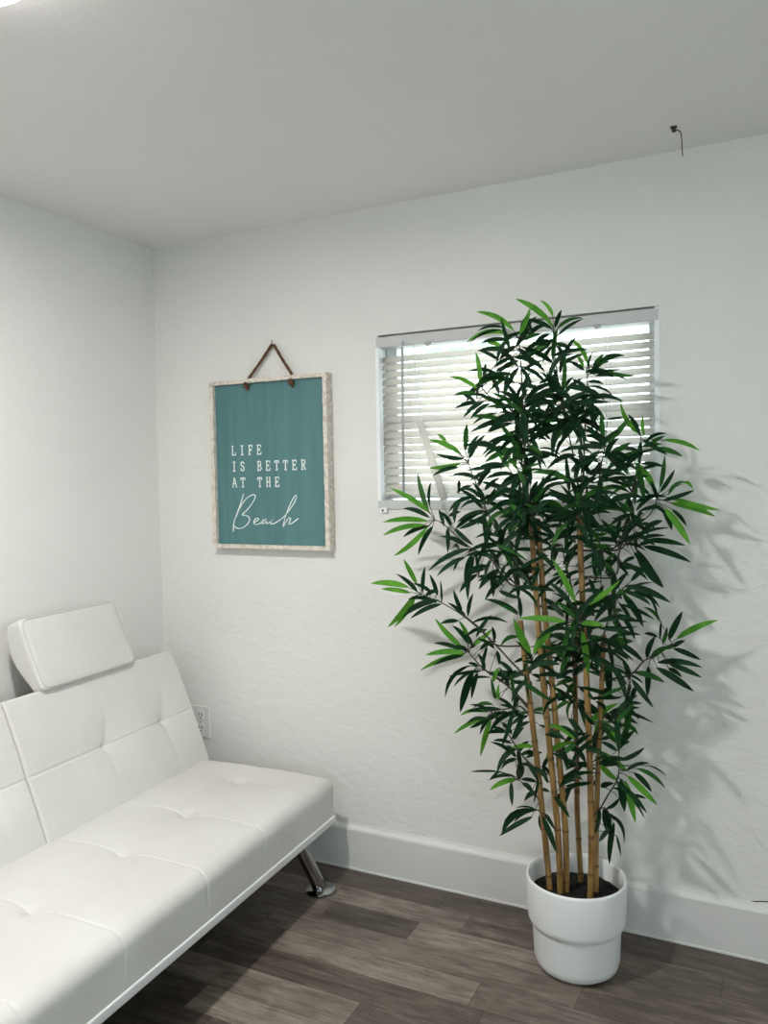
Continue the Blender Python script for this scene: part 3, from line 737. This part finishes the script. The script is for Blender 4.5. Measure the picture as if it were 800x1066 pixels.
# left shoulder
spray('b', 3, -.25, [(640, 560), (570, 450), (510, 330), (470, 230), (432, 130)],
 [(400,90,268,32,'l',1.1),(340,45,300,8,'l',.9),(418,80,425,-35,'m',1.2),(430,90,478,10,'d'),(435,110,503,10,'d',1.1),(412,110,297,90,'d'),(400,128,268,148,'l',1.1,.09),(390,145,282,182,'d'),(480,200,350,185,'d',.9,.1),(490,320,390,235,'d',1.1),
  (500,290,450,210,'d'),(560,130,490,170,'d'),(520,170,440,200,'d'),(470,220,530,150,'d',1.1),(500,240,560,190,'d',1.1),(505,300,545,230,'d'),(560,310,468,388,'d'),(510,330,385,375,'d',1.1),(515,340,390,402,'d',1.1),(540,260,480,290,'d')], 16, 50)
spray('b', 3, -.22, [(620, 640), (560, 580), (520, 520), (440, 480), (330, 385), (292, 365)],
 [(270,335,105,232,'l',1.1,.04),(265,330,220,170,'m',1,-.05),(270,310,276,205,'d',.8),(270,355,160,318,'d'),(262,370,75,375,'l',1.1,.06),(250,385,75,430,'l',1,.06),(270,390,160,437,'d'),(262,395,120,515,'l',1,-.05),(284,390,222,512,'d',1.1),
  (330,390,308,322,'d'),(375,375,410,280,'d',1.2,.2),(380,400,492,332,'d',1.1),(345,400,345,505,'d',1.2),(375,400,452,470,'d',1.1),(430,480,310,433,'d',1.1),(360,390,320,330,'d',1.1),(350,350,400,330,'d')], 0, 40)
spray('b', 3, -.25, [(640, 640), (560, 560), (500, 510), (455, 488)],
 [(440,485,265,578,'d',1.1),(420,520,300,600,'d'),(445,510,420,640,'d',1.7,0),(455,520,430,700,'d',1),(470,590,395,668,'d',1.1),(560,570,475,655,'d',1.3),(535,580,535,685,'d',1.2,0),(500,570,420,600,'d'),(520,560,440,570,'d'),(560,560,510,480,'d',1.1),
  (540,540,590,480,'d'),(590,560,640,500,'d'),(470,600,580,640,'d'),(400,520,370,580,'d',.7)], 10, 45)
spray('b', 3, -.29, [(640, 600), (590, 520), (580, 450)],
 [(570,440,458,442,'d',.9,.16),(560,430,530,350,'d'),(600,440,672,338,'d'),(580,440,550,390,'d',1.1),(600,450,625,485,'d',.7),(575,420,620,370,'d'),(590,470,640,560,'d'),(560,470,500,420,'d',.8),(600,550,690,640,'d',1.1),(620,560,560,630,'d'),
  (640,560,700,660,'d'),(600,600,500,700,'d'),(560,660,650,690,'d'),(660,640,720,590,'d')], 16, 55)
# lower left
spray('a', 5, -.23, [(690, 480), (600, 385), (545, 325), (430, 220), (330, 155), (240, 118)],
 [(216,72,162,-32,'l',1.1,0),(182,85,25,70,'l',1.1,.05),(190,108,68,92,'l',1,.03),(220,105,130,28,'d',1.1),(200,122,95,252,'l',1.1,-.04),(212,120,122,252,'l',.9,-.04),(240,110,250,0,'d',.9),(302,118,270,30,'d',1.1),(310,140,140,222,'d',1.2,.08),
  (320,155,190,216,'d'),(320,150,315,55,'d',.6),(260,130,180,135,'d'),(300,150,200,130,'d'),(280,110,200,70,'d'),(250,125,310,100,'d',1.1)], 0, 30)
spray('a', 5, -.22, [(545, 325), (490, 265), (425, 210)],
 [(405,185,370,95,'d',1,-.04),(430,205,452,110,'d',.9),(420,215,345,150,'d'),(390,225,315,236,'d',1.1),(480,255,420,290,'d'),(540,310,530,248,'d'),(470,270,510,260,'d'),(540,340,470,300,'d')], 2, 30)
spray('a', 5, -.24, [(690, 590), (600, 500), (500, 430), (440, 365), (430, 345)],
 [(405,335,293,215,'l',1.1),(435,320,388,222,'l',1),(455,325,532,258,'l',1.1),(412,355,252,368,'l',1.1,.05),(400,345,288,318,'d'),(420,360,230,432,'l',.9,.05),(410,370,288,410,'d'),(430,320,365,245,'d',1.1),(480,345,550,310,'d'),(510,330,490,432,'d',.9),
  (450,330,420,280,'d',1.2),(430,350,370,330,'d',1.2),(440,340,480,290,'d')], 4, 30)
spray('a', 5, -.25, [(690, 600), (600, 500), (520, 440), (472, 425)],
 [(440,410,335,545,'d',.9,.16),(450,430,398,606,'d',1.5,.04),(470,440,445,550,'d',1),(475,415,430,400,'d'),(500,430,470,360,'d'),(460,430,370,500,'d',.7),(535,480,562,418,'l',1.1),(545,550,525,462,'m',1,-.05),(560,555,560,488,'l',1),(520,440,600,470,'d'),
  (560,480,640,430,'d'),(600,500,560,420,'d',1.1),(610,480,700,500,'d'),(550,350,560,410,'d')], 6, 35)
spray('a', 5, -.24, [(700, 640), (650, 582), (590, 592), (530, 600)],
 [(510,605,398,620,'l',1,.13),(515,625,372,695,'l',.9,.06),(510,630,435,672,'d',.9),(520,600,435,575,'d',.7,.1),(525,635,482,790,'l',1,.02),(650,600,520,692,'d',1.1,.14),(640,600,560,575,'d',.8),(660,610,610,720,'d'),(620,590,540,540,'d',.8),(680,620,610,660,'d'),
  (530,610,560,650,'m')], 6, 35)
spray('a', 5, -.30, [(692, 440), (694, 375)],
 [(690,360,620,215,'l',1.5,-.04),(703,365,792,240,'l',1.2),(700,395,630,310,'d',1.2),(700,400,800,355,'d',1.2),(640,292,565,332,'m',1,.2),(690,380,620,400,'d'),(670,400,665,440,'m'),(640,200,560,160,'m',.9),(640,190,500,135,'d',1),(650,210,640,120,'d')], 6, 40)
# heart of the plant
spray('e', 6, -.34, [(190, 330), (178, 225)],
 [(160,150,60,-35,'l',1.15,.03),(190,160,345,55,'l',1.15,-.06),(115,228,-82,216,'l',1.1,.03),(180,235,277,245,'l',1.2,.02),(60,250,-10,355,'l',1.1,0),(185,268,213,455,'l',1.1,.02),(130,240,105,382,'m',1.1,0),(110,210,20,128,'d',1.2),(155,215,72,143,'m',1.1),
  (190,200,300,130,'d',1.2),(250,230,402,215,'d'),(260,258,402,285,'d',1.1),(170,230,140,330,'d'),(190,180,270,100,'d'),(150,170,40,60,'d'),(200,240,230,350,'d',.7)], 22, 50)
spray('f', 6, -.24, [(265, 330), (300, 200), (345, 105)],
 [(350,110,235,232,'d',1.2),(355,110,440,250,'d',1.5,.06),(360,100,472,160,'d'),(365,80,555,150,'d',1.2,.07),(390,60,470,0,'d'),(330,120,190,200,'d',1.2),(340,150,390,232,'d',1),(420,80,500,230,'d',.6,.13),(320,100,380,20,'d',1.1),(340,90,280,20,'d'),
  (300,210,410,220,'d'),(320,180,270,110,'d',1.1),(330,60,280,0,'d'),(380,110,440,130,'d'),(310,220,350,300,'m',.8),(330,330,400,310,'m'),(320,350,370,385,'d',.7)], 28, 55)
spray('f', 6, -.13, [(385, 450), (440, 395), (500, 360), (560, 320)],
 [(580,300,752,222,'l',1.1,.05),(547,305,604,185,'d',1.2,.02),(565,335,614,308,'d',1.2),(565,340,680,388,'d',1.1,.03),(500,400,687,420,'d',1.1,.08),(550,405,684,462,'d',1.1,.03),(495,420,652,520,'d',1.25,.02),(545,425,602,460,'d'),(470,385,550,332,'m',1.5),
  (455,380,492,288,'d',1.2),(462,415,458,540,'d',1.2,0),(520,320,540,250,'m',.9,-.1),(500,290,445,278,'d',1.1),(512,230,440,168,'m',.8,.15),(510,300,515,225,'d',.6),(530,340,580,320,'m',1.1)], 0, 30)
spray('f', 6, -.20, [(330, 640), (370, 540), (390, 440)],
 [(385,450,442,488,'d',.7),(390,560,422,488,'d',1.1),(350,580,437,570,'d',1.1),(320,600,345,672,'d',1.1),(340,600,418,655,'d'),(215,660,337,568,'l',1.1),(270,640,332,722,'l',1.1),(370,705,392,588,'m',1.1),(290,395,300,535,'d',1.5,0),(220,370,290,400,'d',1.1),
  (300,500,250,590,'d',1.2),(340,470,300,400,'d'),(380,470,350,380,'d'),(360,520,400,600,'d'),(290,600,240,560,'d'),(370,400,310,350,'m',.7)], 16, 45)
spray('d', 6, -.24, [(160, 560), (150, 430), (140, 330)],
 [(140,330,60,420,'d',1.1),(130,350,60,330,'d',1.1),(150,430,80,470,'d'),(160,470,70,500,'m',1.1),(150,450,230,400,'d'),(160,480,120,540,'m',1.1),(170,500,240,560,'d'),(150,540,80,560,'d'),(130,560,70,600,'m'),(60,540,130,570,'d'),(170,380,100,290,'d'),(0,380,110,330,'d',1.1)], 30, 50)
# lower middle
spray('d', 7, -.32, [(755, 330), (752, 250), (745, 180)],
 [(742,160,572,75,'l',1,.13),(740,175,575,270,'l',1,.14),(750,180,660,260,'m',1.1),(740,200,800,290,'d',1.3),(760,160,660,80,'d'),(750,190,830,130,'d',1.1),(680,160,590,110,'d'),(770,230,680,210,'d'),(650,150,570,130,'d'),(760,120,700,40,'d')], 4, 40)
spray('c', 7, -.25, [(655, 420), (665, 360)],
 [(660,380,800,288,'d',1,-.04),(665,412,745,385,'d',1.1,.06),(755,412,622,592,'d',1,.16),(690,512,722,430,'d',.9),(640,300,690,200,'d'),(600,250,560,330,'d'),(590,400,560,300,'d')], 2, 25)
spray('a', 7, -.26, [(560, 560), (520, 460), (430, 385)],
 [(320,338,158,338,'d',.5,.02),(405,362,258,388,'d',.9,.1),(420,378,268,440,'l',1.1,.07),(387,395,392,528,'d',1.1,0),(438,290,430,385,'d',2.0,0),(415,275,328,332,'d',.7,.12),(450,400,512,462,'d',1.2),(530,450,458,502,'d',1.2),(530,392,438,380,'d',1.1),
  (330,335,265,385,'d',.6),(470,280,520,370,'d',1.1),(430,270,330,300,'d',.5,.15),(560,430,600,450,'d')], 3, 25)
spray('a', 7, -.26, [(530, 330), (450, 250), (390, 160), (340, 80)],
 [(390,180,285,165,'d',.9,.1),(395,220,350,200,'d'),(510,197,388,207,'l',1,.05),(415,255,358,205,'d',1.2),(425,230,485,168,'d',1.2),(440,240,520,230,'d',1.1),(400,160,460,90,'d',1.1),(360,120,270,90,'d',.8),(390,130,330,60,'d'),(470,260,560,230,'d'),(480,300,540,400,'d',.9),
  (490,60,400,130,'d',.9,.12),(450,40,380,0,'d'),(560,300,620,400,'d',.8)], 8, 30)
spray('a', 7, -.28, [(560, 580), (545, 560)],
 [(532,548,335,692,'d',1.35,.19),(520,552,402,622,'d',.8,.12),(550,570,570,695,'d',1.6,0),(575,572,632,662,'d',1.1,.05),(520,545,410,540,'d',.5,.12)], 0, 20)
spray('f', 8, -.21, [(285, 560), (330, 480), (385, 390), (398, 330), (396, 190)],
 [(390,180,298,50,'m',1.2),(400,185,467,15,'m',1.1,-.03),(395,215,487,108,'d',1.2),(388,222,298,172,'d',1.1),(402,275,542,203,'d',1,-.06),(442,335,270,212,'l',1.35,.05),(387,385,263,245,'l',1.35,-.06),(440,332,570,290,'d',1,.1),(480,342,580,452,'d',1.2,.07),
  (448,363,612,522,'l',1.4,.03),(500,320,657,432,'m',.9,.12),(560,303,662,362,'d',.4,.08),(432,390,490,622,'l',1.4,0),(410,380,430,560,'d',1.6,0),(460,470,552,488,'d',.8),(468,490,540,597,'d',.6),(402,485,318,545,'d',.8,.15),
  (300,425,372,400,'d',1.3),(305,300,392,300,'d',1.2),(395,300,330,270,'d'),(390,200,460,170,'d'),(420,440,360,430,'d',.6)], 2, 25)
spray('e', 8, -.24, [(245, 640), (275, 560), (318, 535)],
 [(320,540,345,692,'d',1.8,0),(345,655,288,727,'d',1.2,.02),(350,575,425,742,'d',.8,.16),(385,690,410,808,'d',.6,.05),(370,620,345,855,'d',1,.08),(290,540,264,685,'d',1.1,-.08),(310,545,330,640,'d'),(345,570,375,610,'d',.9)], 0, 20)
spray('f', 8, -.23, [(290, 320), (270, 120), (280, 60)],
 [(270,100,345,85,'d',1.3,.1),(275,110,250,230,'d',1.4),(265,80,200,0,'d'),(260,140,330,-10,'l',.9),(310,60,410,200,'m',1.1),(280,150,240,280,'d',1.2),(250,420,290,380,'d'),(350,0,410,100,'d',1.1),(300,160,380,140,'d')], 6, 30)

def build_sprays():
    for idx, (cane, tile, depth, stem, leaves, fill, rad, stt) in enumerate(SPRAYS):
        rg = random.Random(100+idx); bm = new()
        sp_ = []
        n = len(stem)
        x0, y0 = px(stt, *stem[0]); p0 = on_y(x0, y0, depth)
        root = near_cane(cane, p0)
        for i, (x, y) in enumerate(stem):
            X, Y = px(stt, x, y); t = i/(n-1) if n > 1 else 1
            sp_.append(on_y(X, Y, lerp(root.y if (root-p0).length < .12 else depth, depth, t)))
        if (root-sp_[0]).length < .15: sp_ = [root]+sp_
        cs = catmull(sp_, 5) if len(sp_) > 1 else sp_
        if len(cs) > 1:
            tube(bm, [c for c in cs], [lerp(.0034, .0014, i/(len(cs)-1)) for i in range(len(cs))], 6, 3)
        tip = cs[-1]
        for lf in leaves:
            bx, by, tx, ty = lf[:4]; col = lf[4]; wid = lf[5] if len(lf) > 5 else 1.0; arch = lf[6] if len(lf) > 6 else .07
            X, Y = px(tile, bx, by); X2, Y2 = px(tile, tx, ty)
            dd = depth+rg.uniform(-.035, .03)
            Bp = on_y(X, Y, dd); Tp = on_y(X2, Y2, min(dd+rg.uniform(-.05, .045), -.035))
            L = (Tp-Bp).length
            width = (.0098+.051*min(L, .16))*wid
            leaf(bm, Bp, Tp, width, arch*(1 if rg.random() < .9 else -.5), rg.uniform(-.6, .6), col, rg)
            if cs:
                q = min(cs, key=lambda c: (c-Bp).length)
                if .004 < (q-Bp).length < .12:
                    tube(bm, [q, q.lerp(Bp, .5)+Vector((0, 0, .003)), Bp+(Tp-Bp)*.04], .0011, 5, 3)
        for k in range(int(fill*1.15)):
            q = rg.choice(cs); a = rg.uniform(0, 2*PI); r = rad*.00074*abs(rg.gauss(0, .55))
            c = q+RT*math.cos(a)*r+UP*math.sin(a)*r*1.1+Vector((0, rg.uniform(-.09, .07), 0)); c.y = min(c.y, -.08)
            dv = Vector((rg.uniform(-1, 1), rg.uniform(-.6, .6), rg.uniform(-.75, .5)))
            dv += (RT*math.cos(a)*.5+UP*math.sin(a)*.25); dv.normalize()
            L = rg.uniform(.07, .125); e = c+dv*L
            if e.y > -.035: e.y = -.04
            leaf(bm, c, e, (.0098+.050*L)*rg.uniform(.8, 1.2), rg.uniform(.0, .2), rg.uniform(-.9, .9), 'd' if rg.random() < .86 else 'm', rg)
            tube(bm, [q, q.lerp(c, .6)+Vector((0, 0, .004)), c+dv*.004], .0010, 5, 3)
        for v in bm.verts: v.co -= LO
        obj('leaf_spray', bm, [M['leaf_d'], M['leaf_m'], M['leaf_l'], M['twig']], cane_obj[cane], recalc=False)
build_sprays()
